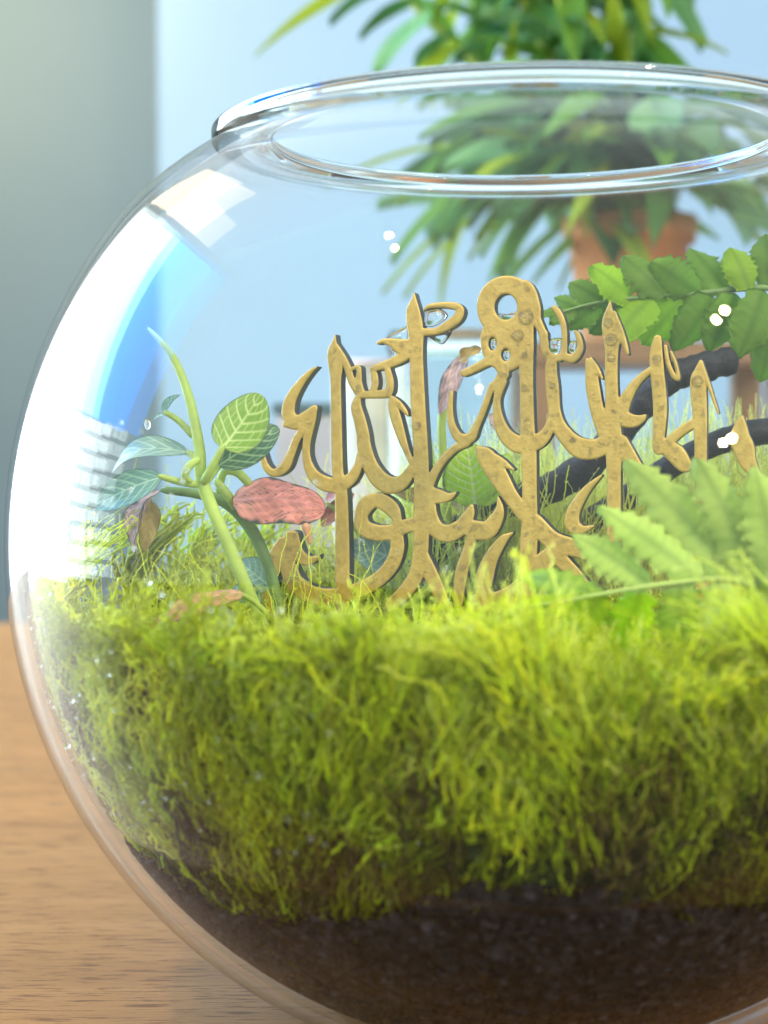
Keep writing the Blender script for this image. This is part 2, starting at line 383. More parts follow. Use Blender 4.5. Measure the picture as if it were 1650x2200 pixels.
def side_strands(n, th0, th1, zlo, zhi, lmin, lmax, rmin, rmax, dmin, dmax, ctop, cbot, lf, K=9, wob=.004, cap=0.0):
    nt_ = max(12, n // 24)
    tc = RNG.uniform(th0, th1, nt_); tz = RNG.uniform(zlo, zhi, nt_); tl = RNG.normal(0, .30, nt_); tb = RNG.uniform(.6, 1.3, nt_); td = RNG.uniform(0, 1, nt_)
    k_ = RNG.integers(0, nt_, n)
    th = tc[k_] + RNG.normal(0, .026, n); xx_ = .1 * np.cos(th)
    z = tz[k_] + RNG.normal(0, .0025, n); low = np.clip((-.018 - z) / .04, 0, 1)
    z = z - low * (.018 * np.clip((-xx_ - .015) / .06, 0, 1) + .004); L = RNG.uniform(lmin, lmax, n)
    dep = dmin + (dmax - dmin) * (.65 * td[k_] + .35 * RNG.uniform(0, 1, n))
    lean = tl[k_] + RNG.normal(0, .22, n); s = np.linspace(0, 1, K)[None, :]
    curl = RNG.normal(0, .42, n)[:, None]
    ang = lean[:, None] + curl * s
    zz = z[:, None] + np.cumsum(np.cos(ang), 1) / K * L[:, None]
    tt = th[:, None] + np.cumsum(np.sin(ang), 1) / K * L[:, None] / .11
    top = -.014 + cap + RNG.normal(0, .004, nt_)[k_][:, None] + .006 * np.sin(tt * 7 + 1) * np.sin(tt * 3.1) + .016 * np.clip((math.radians(210) - tt) / .5, 0, 1)
    zz = np.where(zz > top, top + (zz - top) * .35, zz)
    rr = np.sqrt(np.maximum(1e-5, RI ** 2 - zz ** 2)) - dep[:, None] - .002 * (1 + np.sin(s * 9 + lean[:, None] * 20)) * .5 - np.maximum(0, zz + .01) * RNG.uniform(0, 1.4, n)[:, None]
    P = np.stack([rr * np.cos(tt), rr * np.sin(tt), zz], -1) + RNG.normal(0, wob * .12, (n, K, 3))
    r = RNG.uniform(rmin, rmax, n)[:, None] * (1 - .55 * s) * (1 + .16 * RNG.standard_normal((n, K)))
    br = tb[k_][:, None]
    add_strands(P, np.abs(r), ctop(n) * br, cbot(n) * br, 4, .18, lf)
FR0, FR1 = math.radians(170), math.radians(350)
# front and left sides, against the glass
side_strands(4700, FR0, FR1, -.062, -.020, .012, .036, .00016, .00030, .0004, .009, lambda n: cmix(n, LIME, LEAFG, LIME), lambda n: cmix(n, OLIVE, LEAFG, OLIVE * .7), 58)
side_strands(3400, FR0, FR1, -.048, -.016, .010, .030, .00012, .00025, .0003, .004, lambda n: cmix(n, LIME, PALE, GOLDG), lambda n: cmix(n, LEAFG, LIME), 52)
side_strands(700, math.radians(228), FR1, -.034, -.012, .016, .030, .00016, .0003, .0008, .007, lambda n: cmix(n, LIME, PALE, GOLDG), lambda n: cmix(n, LEAFG, LIME), 46, cap=.009)
side_strands(500, FR0, FR1, -.052, -.030, .008, .022, .00025, .0004, .0002, .005, lambda n: cmix(n, BROWN * 3, OLIVE, GOLDG * .6), lambda n: cmix(n, BROWN * 2, BROWN), 30)
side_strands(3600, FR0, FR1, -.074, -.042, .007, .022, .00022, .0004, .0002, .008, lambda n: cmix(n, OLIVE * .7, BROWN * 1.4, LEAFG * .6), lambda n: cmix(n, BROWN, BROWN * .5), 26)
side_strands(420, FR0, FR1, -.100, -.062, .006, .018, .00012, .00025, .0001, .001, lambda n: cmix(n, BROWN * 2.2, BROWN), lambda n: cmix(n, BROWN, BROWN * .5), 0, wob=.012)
# back half, sparser
side_strands(900, math.radians(-10), math.radians(170), -.045, -.010, .014, .030, .0004, .0007, .0005, .010, lambda n: cmix(n, LIME, LEAFG), lambda n: cmix(n, OLIVE, LEAFG), 8)

def top_strands(n, sel, lmin, lmax, rmin, rmax, ctop, cbot, lf, spread=.6, K=9, curlk=1.6):
    pts = []
    while len(pts) < n:
        x, y = RNG.uniform(-.118, .118, 2)
        if x * x + y * y < .112 ** 2 and sel(x, y): pts.append((x, y))
    p = np.array(pts); z = hfun(p[:, 0], p[:, 1]) - .003
    L = RNG.uniform(lmin, lmax, n); az = RNG.uniform(0, 2 * math.pi, n); tilt = np.abs(RNG.normal(0, spread, n)); curl = RNG.normal(0, curlk, n)
    s = np.linspace(0, 1, K)[None, :]
    ti_ = tilt[:, None] + curl[:, None] * s; az_ = az[:, None] + RNG.normal(0, .8, n)[:, None] * s
    st = L[:, None] / K
    X = p[:, :1] + np.cumsum(np.sin(ti_) * np.cos(az_) * st, 1); Y = p[:, 1:] + np.cumsum(np.sin(ti_) * np.sin(az_) * st, 1); Z = z[:, None] + np.cumsum(np.cos(ti_) * st, 1)
    P = np.stack([X, Y, Z], -1) + RNG.normal(0, .0003, (n, K, 3))
    r = RNG.uniform(rmin, rmax, n)[:, None] * (1 - .5 * s) * np.ones((n, K))
    add_strands(P, r, ctop(n), cbot(n), 3, .2, lf)
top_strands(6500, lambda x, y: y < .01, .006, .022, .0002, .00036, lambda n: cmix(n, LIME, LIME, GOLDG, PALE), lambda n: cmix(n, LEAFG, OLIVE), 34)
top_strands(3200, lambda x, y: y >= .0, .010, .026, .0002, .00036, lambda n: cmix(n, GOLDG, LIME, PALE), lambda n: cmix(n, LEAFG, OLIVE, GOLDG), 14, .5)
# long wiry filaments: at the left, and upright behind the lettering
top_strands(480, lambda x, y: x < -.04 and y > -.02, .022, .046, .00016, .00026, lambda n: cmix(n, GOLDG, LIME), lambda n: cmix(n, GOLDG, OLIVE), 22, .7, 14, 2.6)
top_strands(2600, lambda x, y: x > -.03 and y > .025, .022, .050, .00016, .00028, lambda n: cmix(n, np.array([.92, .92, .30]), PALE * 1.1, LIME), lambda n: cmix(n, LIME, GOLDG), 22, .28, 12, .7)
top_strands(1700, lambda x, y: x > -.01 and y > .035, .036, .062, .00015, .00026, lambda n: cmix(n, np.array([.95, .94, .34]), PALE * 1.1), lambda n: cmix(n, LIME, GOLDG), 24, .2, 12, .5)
moss = mesh('moss', np.concatenate(MV), np.concatenate(MF), M['moss'], col=np.concatenate(MC), smooth=True)
tag(moss, 'bright lime green strands of moss crowding the bowl', 'moss', kind='stuff')
MOSSV = np.concatenate(MV)

# crumbs of soil pressed against the glass
nc = 13000; thc = RNG.uniform(math.radians(130), math.radians(390), nc); zc_ = soil_top(.1 * np.cos(thc), .1 * np.sin(thc)) + .003 - RNG.uniform(0, 1, nc) * .045; zc_ = np.maximum(zc_, -.104); rc_ = RNG.gamma(2.0, .00035, nc) + .0003
q = np.sqrt(RI ** 2 - zc_ ** 2) - rc_ * .8
cen = np.stack([q * np.cos(thc), q * np.sin(thc), zc_ + ZC], -1)
bx3 = RNG.normal(0, 1, (nc, 8, 3)); cube = np.array([(x, y, z) for x in (-1, 1) for y in (-1, 1) for z in (-1, 1)], float)
cv = cen[:, None, :] + rc_[:, None, None] * (cube[None] * .6 + .22 * bx3)
dv = cv - np.array([0, 0, ZC]); cv = np.array([0, 0, ZC]) + dv * np.minimum(1, (RI - .0002) / np.linalg.norm(dv, axis=2, keepdims=True))
cf = np.array([(0, 1, 3, 2), (4, 6, 7, 5), (0, 4, 5, 1), (2, 3, 7, 6), (0, 2, 6, 4), (1, 5, 7, 3)])
ccol = np.array([.008, .0072, .0085]) * RNG.gamma(1.1, 1.1, (nc, 1)); ccol = np.repeat(ccol[:, None, :], 8, 1).reshape(-1, 3)
tag(mesh('soil_crumbs', cv.reshape(-1, 3), (cf[None] + (np.arange(nc) * 8)[:, None, None]).reshape(-1, 4), leafmat('soil_crumb', .0, .7, spec=.2), col=ccol.clip(0, .25), smooth=False), 'dark crumbs of soil pressed against the glass', 'soil', kind='stuff')

# ---------------------------------------------------------------- calligraphy sign (strokes traced in zoomed pixel regions)
REG = {'A': (540, 560, 2.946), 'B': (540, 940, 2.946), 'C': (1000, 560, 2.538), 'D': (1000, 940, 2.538)}
ST = []
def S(reg, *pts):
    out = []
    for p in pts:
        rg = reg
        if isinstance(p[0], str): rg, p = p[0], p[1:]
        ox, oy, s = REG[rg]; out.append((ox + p[0] / s, oy + p[1] / s, p[2] / s))
    ST.append(out)
# left hook and its two descending bowls
S('A', (428, 674, 4), (385, 706, 14), (325, 775, 24), (272, 860, 34), (250, 930, 40), (255, 985, 42), (300, 1015, 36), (360, 985, 32), (405, 945, 26), (418, 928, 14))
S('A', (235, 1035, 22), (300, 1040, 30), (350, 1010, 30))
S('A', (345, 1020, 26), (325, 1090, 24), ('B', 300, 10, 24), ('B', 262, 110, 26), ('B', 225, 185, 32), ('B', 160, 225, 26), ('B', 108, 185, 22), ('B', 82, 100, 16), ('B', 78, 60, 8))
S('A', (412, 935, 18), (402, 1000, 22), (378, 1080, 26), ('B', 362, 60, 24), ('B', 368, 150, 28), ('B', 405, 235, 38), ('B', 480, 290, 48), ('B', 570, 300, 44), ('B', 645, 255, 36), ('B', 688, 180, 26), ('B', 700, 110, 20))
# first upright
S('A', (545, 472, 3), (538, 520, 16), (532, 570, 34), (538, 620, 44), (548, 690, 42), (548, 770, 33), (552, 1000, 34), ('B', 556, 100, 35), ('B', 562, 230, 36), ('B', 582, 360, 40), ('B', 588, 600, 44), ('B', 590, 850, 45), ('B', 588, 1100, 38), ('B', 588, 1240, 34))
S('A', (555, 540, 10), (590, 615, 22), (622, 680, 22), (648, 760, 24), (690, 830, 28))
S('A', (640, 690, 10), (690, 676, 14), (694, 730, 18), (690, 790, 28), (715, 845, 26), (770, 840, 20), (795, 790, 22), (792, 730, 22), (782, 690, 16))
S('A', (710, 845, 26), (770, 855, 18), (830, 845, 26), (880, 835, 26), (892, 770, 22), (880, 710, 20), (868, 670, 18))
S('A', (780, 686, 18), (840, 668, 24), (920, 640, 30), (985, 600, 34), (1040, 545, 34))
S('A', (815, 523, 11), (850, 512, 16), (910, 525, 30), (960, 548, 48), (1030, 550, 52))
# second bowl
S('A', (685, 872, 20), (678, 930, 34), (700, 1010, 38), (720, 1100, 40), ('B', 728, 60, 44), ('B', 762, 170, 48), ('B', 820, 260, 56), ('B', 890, 300, 56), ('B', 965, 280, 44), ('B', 1025, 200, 30), ('B', 1045, 140, 20))
# second upright with its loop
S('A', (1043, 207, 3), (1040, 255, 18), (1035, 320, 42), (1045, 400, 50), (1055, 480, 46), (1056, 600, 42), (1062, 800, 45), (1072, 1000, 46), ('B', 1080, 0, 46), ('B', 1088, 200, 47), ('B', 1085, 400, 46), ('B', 1085, 560, 52), ('B', 1082, 740, 48))
S('B', (1080, 740, 48), (1052, 870, 46), (985, 970, 46), (900, 1060, 42))
S('B', (1085, 740, 46), (1140, 850, 46), (1190, 960, 44), (1240, 1080, 34), (1280, 1190, 18))
S('A', (1100, 320, 4), (1140, 292, 14), (1220, 284, 18), (1300, 292, 24), (1332, 320, 26), (1310, 370, 30), (1250, 415, 28), (1180, 450, 22), (1105, 455, 24))
S('A', (900, 872, 14), (905, 910, 27), (925, 990, 34), (955, 1090, 30), ('B', 985, 60, 22), ('B', 1030, 170, 16))
S('A', (905, 868, 12), (945, 905, 18), (985, 955, 15), (1004, 982, 5))
# lower loop
S('B', (205, 650, 24), (170, 740, 42), (145, 860, 42), (130, 980, 36), (125, 1080, 30))
S('B', (255, 620, 32), (240, 720, 44), (255, 840, 52), (320, 950, 56), (430, 1000, 56), (560, 1000, 52), (700, 960, 50), (820, 890, 46), (900, 800, 46), (935, 700, 44), (930, 620, 44))
S('B', (280, 620, 34), (300, 720, 42), (360, 775, 34), (415, 765, 18), (442, 742, 5))
S('B', (930, 600, 46), (935, 520, 30), (905, 455, 46), (850, 410, 50), (790, 395, 46), (735, 430, 50), (708, 500, 42), (730, 565, 56), (800, 600, 52), (900, 595, 48), (1000, 555, 44), (1085, 540, 48))
# right side flourishes of the second upright
S('B', (1120, 350, 34), (1150, 265, 28), (1205, 165, 25), (1290, 75, 24), (1370, 35, 26))
S('B', (1110, 350, 48), (1190, 370, 46), (1255, 375, 26), (1300, 350, 8))
S('B', (1130, 400, 46), (1150, 500, 42), (1185, 580, 52), (1260, 605, 56), (1340, 560, 48), (1385, 490, 36), (1405, 435, 14))
S('B', (1340, 560, 36), (1420, 580, 58), (1500, 585, 58), (1555, 520, 44), (1582, 450, 26), (1572, 375, 5))
S('B', (1410, 600, 30), (1385, 700, 34), (1340, 850, 40), (1325, 960, 36), (1320, 1040, 30))
S('B', (1645, 608, 8), (1600, 640, 24), (1535, 730, 36), (1480, 850, 42), (1475, 960, 48), (1540, 1045, 52), (1640, 1030, 60), ('D', 300, 840, 56))
# the tall ringed body
S('C', (0, 615, 20), (60, 588, 22), (130, 552, 26), (190, 540, 40))
S('C', (230, 430, 140), (228, 470, 130), (218, 540, 70), (210, 600, 30))
S('C', (235, 250, 164), (236, 262, 164))
S('C', (335, 112, 6), (350, 170, 40), (375, 260, 42), (392, 320, 28), (425, 390, 22), (440, 460, 24))
S('C', (335, 360, 44), (338, 480, 42), (340, 650, 37), (346, 900, 38), ('D', 352, 60, 42), ('D', 357, 300, 40), ('D', 358, 430, 42), ('D', 352, 580, 48), ('D', 345, 720, 44), ('D', 340, 860, 50))
S('A', (1278, 835, 12), (1268, 940, 19), (1280, 1040, 24), (1325, 1120, 32), (1395, 1120, 32), (1435, 1045, 22), (1480, 940, 20), (1530, 800, 22), ('C', 170, 690, 26), ('C', 215, 620, 30))
S('C', (205, 660, 28), (180, 760, 20), (188, 860, 28), (225, 950, 40), (290, 1000, 48), (350, 1000, 48), (410, 980, 40), (455, 930, 30), (480, 870, 26))
# the fork
S('C', (438, 400, 18), (440, 480, 22), (475, 530, 24), (535, 520, 20), (547, 440, 16), (540, 350, 16), (515, 290, 18), (492, 262, 16))
S('C', (535, 520, 22), (590, 535, 24), (632, 480, 18), (620, 410, 15), (604, 388, 7))
S('C', (478, 540, 28), (474, 600, 32), (482, 700, 36), (492, 820, 34), (520, 910, 40), (580, 985, 48), ('D', 640, 60, 58), ('D', 720, 60, 52), ('D', 790, 20, 44))
# fourth upright
S('C', (797, 224, 3), (790, 280, 20), (790, 345, 40), (803, 420, 46), (803, 500, 36), (800, 620, 35), (805, 800, 38), (800, 930, 56), ('D', 812, 40, 50), ('D', 815, 200, 38), ('D', 815, 520, 39), ('D', 815, 700, 36))
S('C', (815, 290, 14), (845, 390, 24), (878, 470, 14), (890, 510, 8))
S('C', (672, 545, 12), (690, 590, 30), (700, 690, 38), (725, 820, 38), (765, 930, 44))
S('C', (690, 535, 8), (722, 590, 14), (752, 645, 6))
S('C', (1030, 585, 16), (945, 655, 22), (885, 745, 32), (850, 840, 46), (910, 875, 38), (965, 862, 20), (984, 845, 8))
S('D', (850, 30, 46), (940, 180, 42), (1070, 390, 36), (1190, 550, 30), (1340, 730, 28))
S('D', (78, 60, 14), (125, 110, 50), (185, 205, 52), (255, 320, 42), (330, 420, 42))
S('D', (120, 70, 10), (200, 130, 22), (270, 175, 6))
S('D', (745, 208, 6), (665, 285, 22), (600, 390, 34), (588, 470, 42), (640, 500, 24), (705, 480, 6))
S('D', (390, 460, 42), (480, 560, 52), (600, 600, 48), (720, 650, 34))
S('D', (560, 590, 46), (450, 660, 52), (370, 750, 60), (300, 840, 62), (180, 900, 62), (80, 900, 52))
S('D', (500, 640, 42), (600, 740, 36), (660, 810, 30))
S('D', (262, 518, 6), (215, 555, 22), (150, 660, 34), (118, 790, 36))
# fifth to seventh uprights
S('C', (1052, 430, 22), (1045, 500, 34), (1050, 600, 38), (1066, 800, 38), (1056, 980, 33), ('D', 1060, 60, 34))
S('C', (1095, 470, 10), (1110, 560, 12), (1140, 630, 14), (1165, 640, 12), (1150, 560, 9), (1125, 500, 7))
S('D', (1080, 40, 40), (1150, 90, 52), (1200, 150, 40), (1240, 150, 8))
S('C', (1100, 1000, 26), (1180, 930, 26), (1260, 880, 26))
S('C', (1285, 548, 6), (1277, 610, 28), (1272, 670, 44), (1282, 850, 40), (1286, 1000, 34), ('D', 1286, 120, 34), ('D', 1288, 300, 34), ('D', 1292, 650, 38), ('D', 1295, 930, 38))
S('C', (1290, 550, 7), (1330, 680, 11), (1382, 832, 6))
S('C', (1512, 850, 6), (1502, 910, 36), (1500, 970, 54), ('D', 1520, 60, 58), ('D', 1545, 140, 44), ('D', 1610, 230, 18))
HOLES = [('C', 228, 255, 61, 70), ('C', 156, 456, 22, 36), ('C', 228, 516, 25, 34), ('B', 805, 512, 52, 32)]
GX = np.arange(548, 1668, 2.6); GY = np.arange(590, 1400, 2.6)
XX, YY = np.meshgrid(GX, GY)
SD = np.full(XX.shape, 99.0)
for stc in ST:
    sp = spline(stc, 5)
    for a, b in zip(sp[:-1], sp[1:]):
        ra, rb = max(a[2], .6), max(b[2], .6); m_ = max(ra, rb) + 12
        j0 = np.searchsorted(GX, min(a[0], b[0]) - m_); j1 = np.searchsorted(GX, max(a[0], b[0]) + m_)
        i0 = np.searchsorted(GY, min(a[1], b[1]) - m_); i1 = np.searchsorted(GY, max(a[1], b[1]) + m_)
        if j1 <= j0 or i1 <= i0: continue
        x, y = XX[i0:i1, j0:j1], YY[i0:i1, j0:j1]; dx, dy = b[0] - a[0], b[1] - a[1]
        t = (((x - a[0]) * dx + (y - a[1]) * dy) / (dx * dx + dy * dy + 1e-9)).clip(0, 1)
        d = np.hypot(x - a[0] - t * dx, y - a[1] - t * dy) - (ra + (rb - ra) * t)
        SD[i0:i1, j0:j1] = np.minimum(SD[i0:i1, j0:j1], d)
for rg, hx, hy, ha, hb in HOLES:
    ox, oy, s = REG[rg]; cx_, cy_, ax_, by_ = ox + hx / s, oy + hy / s, ha / s, hb / s
    q = np.hypot((XX - cx_) / ax_, (YY - cy_) / by_)
    SD = np.maximum(SD, (1 - q) * min(ax_, by_))
# the board stands obliquely, its right end nearer the camera
SA = math.radians(17); SN = np.array([-math.sin(SA), -math.cos(SA), 0]); SP = at(1040, 1000, .004)
def on_sign(px, py):
    d = ray(px, py); return CAM + d * (((SP - CAM) @ SN) / (d @ SN))
def build_sign():
    TH = .0042
    ny, nx = SD.shape
    pos = {}; Vp = []; Vs = []
    def vid(key, x, y, s):
        if key not in pos: pos[key] = len(Vp); Vp.append((x, y)); Vs.append(s)
        return pos[key]
    polys = []; edges = []
    inside = SD < 0
    cand = np.argwhere(inside[:-1, :-1] | inside[1:, :-1] | inside[:-1, 1:] | inside[1:, 1:])
    for i, j in cand:
        cs = [(i, j), (i, j + 1), (i + 1, j + 1), (i + 1, j)]; out = []; cut = []
        for k in range(4):
            a, b = cs[k], cs[(k + 1) % 4]; sa, sb = SD[a], SD[b]
            if sa < 0: out.append(vid(a, GX[a[1]], GY[a[0]], sa))
            if (sa < 0) != (sb < 0):
                t = sa / (sa - sb); key = (a, b) if a < b else (b, a)
                v = vid(key, GX[a[1]] + (GX[b[1]] - GX[a[1]]) * t, GY[a[0]] + (GY[b[0]] - GY[a[0]]) * t, 0.0)
                out.append(v); cut.append((len(out) - 1, sa < 0))
        if len(out) >= 3:
            polys.append(out)
            n = len(out)
            for q, leaving in cut:
                if leaving:
                    a_, b_ = out[q], out[(q + 1) % n]
                    if Vs[a_] == 0.0 and Vs[b_] == 0.0: edges.append((a_, b_))
    base = np.array([on_sign(*p) for p in Vp]); n = len(base)
    dep = np.array(Vs); h = TH / 2 - .0003 * (1 - (-dep / 2.6).clip(0, 1)) ** 2
    front = base + SN * h[:, None]; mid = base + SN * (TH / 2 - .0006); back = base - SN * (TH / 2)
    # image y runs downwards: polygon order (i,j),(i,j+1).. is clockwise seen from the camera
    fr = [p[::-1] for p in polys]
    e = np.array(edges)
    root = empty('calligraphy_sign', (SP[0], SP[1], ZC - .030), 'gold cut-out sign of flowing Arabic lettering with dark edges standing in the moss', 'sign')
    mesh('gold_face', front, fr, M['gold'], root)
    used = np.unique(e); re = np.full(n, -1); re[used] = np.arange(len(used)); k = len(used)
    F = [(re[a], re[b], re[b] + k, re[a] + k) for a, b in edges]
    # edge wall plus the dark back sheet
    bv = np.concatenate([front[used], back[used]])
    mesh('cut_edge', bv, [tuple(int(v) for v in f) for f in F], M['edge'], root)
    mesh('back_face', back + SN * .00005, polys, M['edge'], root)
    return root, TH
sign, TH = build_sign()
# water beads on the gold face, and water held in its openings
def drops(name, C, rad, nrm, mat, parent, flat=.5):
    n, m = 5, 8; u = np.linspace(0, math.pi / 2, n); v = np.arange(m) * 2 * math.pi / m
    nrm = np.asarray(nrm, float); a = np.cross(nrm, (0, 0, 1.0)); a /= np.linalg.norm(a); b = np.cross(nrm, a)
    X = np.stack([np.outer(np.sin(u), np.cos(v)), np.outer(np.sin(u), np.sin(v)), np.outer(np.cos(u), np.ones(m)) * flat], -1).reshape(-1, 3)
    W = X[:, :1] * a + X[:, 1:2] * b + X[:, 2:] * nrm
    V = (C[:, None, :] + rad[:, None, None] * W[None]).reshape(-1, 3)
    idx = np.arange(n * m).reshape(n, m); nx = np.roll(idx, -1, 1)
    F = np.stack([idx[:-1], idx[1:], nx[1:], nx[:-1]], -1).reshape(-1, 4)
    F = (F[None] + (np.arange(len(C)) * n * m)[:, None, None]).reshape(-1, 4)
    return mesh(name, V, F, mat, parent)
cand = np.argwhere(SD < -5); sel = cand[RNG.choice(len(cand), 1300, replace=False)]
C0 = np.array([on_sign(GX[j] + RNG.uniform(-1, 1), GY[i] + RNG.uniform(-1, 1)) for i, j in sel]) + SN * (TH / 2)
rad = np.minimum(RNG.gamma(2.0, .00009, len(sel)) + .0001, np.array([-SD[i, j] for i, j in sel]) * .6 * PXM(0))
tag(drops('water_beads', C0, rad, SN, M['water'], sign, .55), kind='stuff')
big = [(1085, 655 + 22, 0)]
C1 = np.array([on_sign(x, y) for x, y in [(1134, 683), (1117, 722), (1316, 731), (1316, 770), (1414, 771), (1310, 695), (1500, 820), (1130, 835), (900, 915), (1190, 830)]]) + SN * (TH / 2)
drops('water_drop', C1[:4], np.array([.0019, .0015, .0016, .001]), SN, M['water'], sign, .4)
tag(drops('water_beads', C1[4:], np.array([.001, .0012, .0014, .0009, .0011, .0008]), SN, M['water'], sign, .4), kind='stuff')
def film(name, pts, bulge):                          # a film of water held inside an opening
    p = spline(pts + [pts[0]], 5)[:-1]; c = p.mean(0); rows = []
    for s in (1, .8, .55, .25):
        for sg in (1,):
            rows.append([on_sign(*(c + (q - c) * s)) for q in p])
    rows = np.array(rows); n = rows.shape[1]
    hs = np.array([0, .7, .95, 1.0])[:, None, None] * bulge
    Fv = rows + SN * hs; Bv = rows - SN * hs * .8 - SN * .0002
    V = np.concatenate([Fv.reshape(-1, 3), Bv.reshape(-1, 3)]); K = len(Fv); F = []
    for o_ in (0, K * n):
        for r_ in range(K - 1):
            for q in range(n):
                f = [o_ + r_ * n + q, o_ + r_ * n + (q + 1) % n, o_ + (r_ + 1) * n + (q + 1) % n, o_ + (r_ + 1) * n + q]
                F.append(f if o_ else f[::-1])
        F.append([o_ + (K - 1) * n + q for q in range(n)][::(1 if o_ else -1)])
    for q in range(n): F.append([q, (q + 1) % n, K * n + (q + 1) % n, K * n + q])
    return mesh(name, V, F, M['water'], sign)
def E_(rg, pts):
    ox, oy, s = REG[rg]; return [(ox + x / s, oy + y / s) for x, y in pts]
film('water_film', E_('A', [(1095, 320), (1140, 310), (1200, 305), (1245, 350), (1190, 400), (1130, 420), (1098, 400)]), .0012)
film('water_film', E_('A', [(1105, 455), (1190, 450), (1270, 440), (1240, 500), (1200, 530), (1120, 480)]), .001)
film('water_film', E_('A', [(825, 510), (890, 460), (1000, 410), (1015, 460), (990, 510), (900, 500)]), .001)
film('water_film', E_('C', [(170, 285), (225, 290), (288, 280), (275, 315), (228, 326), (185, 315)]), .0016)
film('water_film', E_('C', [(460, 430), (500, 420), (530, 430), (525, 490), (490, 512), (462, 490)]), .0012)
film('water_film', E_('C', [(572, 440), (605, 440), (605, 490), (580, 505), (560, 480)]), .001)
film('water_film', E_('C', [(140, 430), (165, 425), (176, 470), (160, 488), (138, 470)]), .001)
film('water_film', E_('C', [(210, 490), (240, 490), (252, 520), (228, 546), (205, 525)]), .001)

# ---------------------------------------------------------------- leaves and plants
def unit(v): v = np.asarray(v, float); return v / (np.linalg.norm(v) + 1e-12)
SCH = {'green': ((.21, .36, .03), (.66, .74, .28), (.06, .13, .03)), 'dark': ((.06, .16, .085), (.42, .60, .32), (.02, .05, .04)),
       'blue': ((.28, .46, .38), (.62, .78, .64), (.10, .20, .16)), 'haze': ((.13, .29, .25), (.40, .60, .45), (.08, .2, .17)),
       'lime': ((.62, .84, .04), (1.0, .97, .74), (.12, .2, .02)), 'pink': ((.60, .21, .16), (.70, .30, .27), (.03, .06, .035)),
       'tan': ((.44, .31, .085), (.36, .24, .07), (.10, .12, .05)), 'mauve': ((.55, .38, .40), (.72, .60, .62), (.10, .13, .12)), 'pale': ((.50, .64, .40), (.66, .78, .52), (.4, .55, .3))}
def leaf(name, base, tip, width, nrm, scheme, parent, cup=.15, arch=.1, droop=0.0, nu=70, nv=46, nside=6, wav=0.0, label=None, pw=.62):
    base, tip = np.asarray(base, float), np.asarray(tip, float); a = tip - base; L = np.linalg.norm(a); a = a / L
    n = np.asarray(nrm, float); n = unit(n - a * (n @ a)); s = np.cross(a, n)
    u = np.linspace(0, 1, nu)[:, None]; v = np.linspace(-1, 1, nv)[None, :]
    w = width / 2 * np.sin(math.pi * (u.clip(0, 1) ** .82)).clip(0, 1) ** pw
    off = n * 1.0
    hgt = cup * width * (v ** 2) * (w / (width / 2)) + arch * L * np.sin(math.pi * u) - droop * L * u ** 2
    hgt = hgt + wav * width * np.sin(u * 11 + v * 2) * np.abs(v)
    P = base + (u * L)[..., None] * a + (v * w)[..., None] * s + hgt[..., None] * off
    av = np.abs(v) * np.ones_like(u); U = u * np.ones_like(v)
    ph = (U - .30 * av ** 1.15) * nside + .15 * (v > 0); fr = np.abs(ph - np.round(ph))
    sv = (1 - fr / (.13 * (1 - .5 * av) + .03)).clip(0, 1)
    mid = (1 - av * (w / (width / 2)) / (.075 * (1.15 - U))).clip(0, 1)
    k = np.round(ph - .5); cr = av * 4.2 + .5 * (k % 2); fc = np.abs(cr - np.round(cr)); cvn = (1 - fc / .10).clip(0, 1) * .5 * (av > .12)
    vein = np.maximum(np.maximum(sv, mid), cvn) ** .8
    edge = ((av - .9) / .1).clip(0, 1)
    P = P - (vein * width * .014)[..., None] * off
    cb, cv_, ce = [np.array(c) for c in SCH[scheme]]
    col = cb * (1 - vein[..., None]) + cv_ * vein[..., None]
    if scheme in ('pink', 'mauve'):
        q = np.sin(U * 38 + 3 * np.sin(v * 9)) * np.sin(v * 17 + 4 * np.sin(U * 13)); sp = ((q - .72) / .2).clip(0, 1) * (av > .15) * (.4 + .6 * (np.sin(U * 7 + v * 5) > 0)); col = col * (1 + .22 * np.sin(U * 19 + v * 7)[..., None] * np.sin(v * 11 - U * 5)[..., None]) + (.10 * ((.35 - U) / .3).clip(0, 1))[..., None]  # last term paints a whitish sheen into the colour near the leaf base
        rim_ = ((av - .86 + .05 * np.sin(U * 23 + 2 * v) + .03 * np.sin(U * 51)) / .12).clip(0, 1); mk = np.maximum(sp * .85, rim_)[..., None]
        col = col * (1 - mk) + ce * mk
    else:
        col = col * (1 - edge[..., None]) + ce * edge[..., None]
    col = col * (1 + .08 * RNG.standard_normal(1))
    idx = np.arange(nu * nv).reshape(nu, nv)
    F = np.stack([idx[:-1, :-1], idx[:-1, 1:], idx[1:, 1:], idx[1:, :-1]], -1).reshape(-1, 4)
    V = P.reshape(-1, 3); th = unit(n) * width * .012
    V2 = np.concatenate([V, V - th]); m_ = len(V)
    b = np.concatenate([idx[:, 0], idx[-1, 1:], idx[::-1, -1][1:], idx[0, ::-1][1:]])
    Fe = np.stack([b[:-1], b[1:], b[1:] + m_, b[:-1] + m_], -1)
    F = np.concatenate([F[:, ::-1], F + m_, Fe])
    c2 = col.reshape(-1, 3).clip(0, 1)
    o = mesh(name, V2, F, M['leaf'], parent, col=np.concatenate([c2, c2]))
    if label: o['label'] = label
    return o
def pp(*rows): return [(*at(x, y, d), r * PXM(d)) for x, y, d, r in rows]

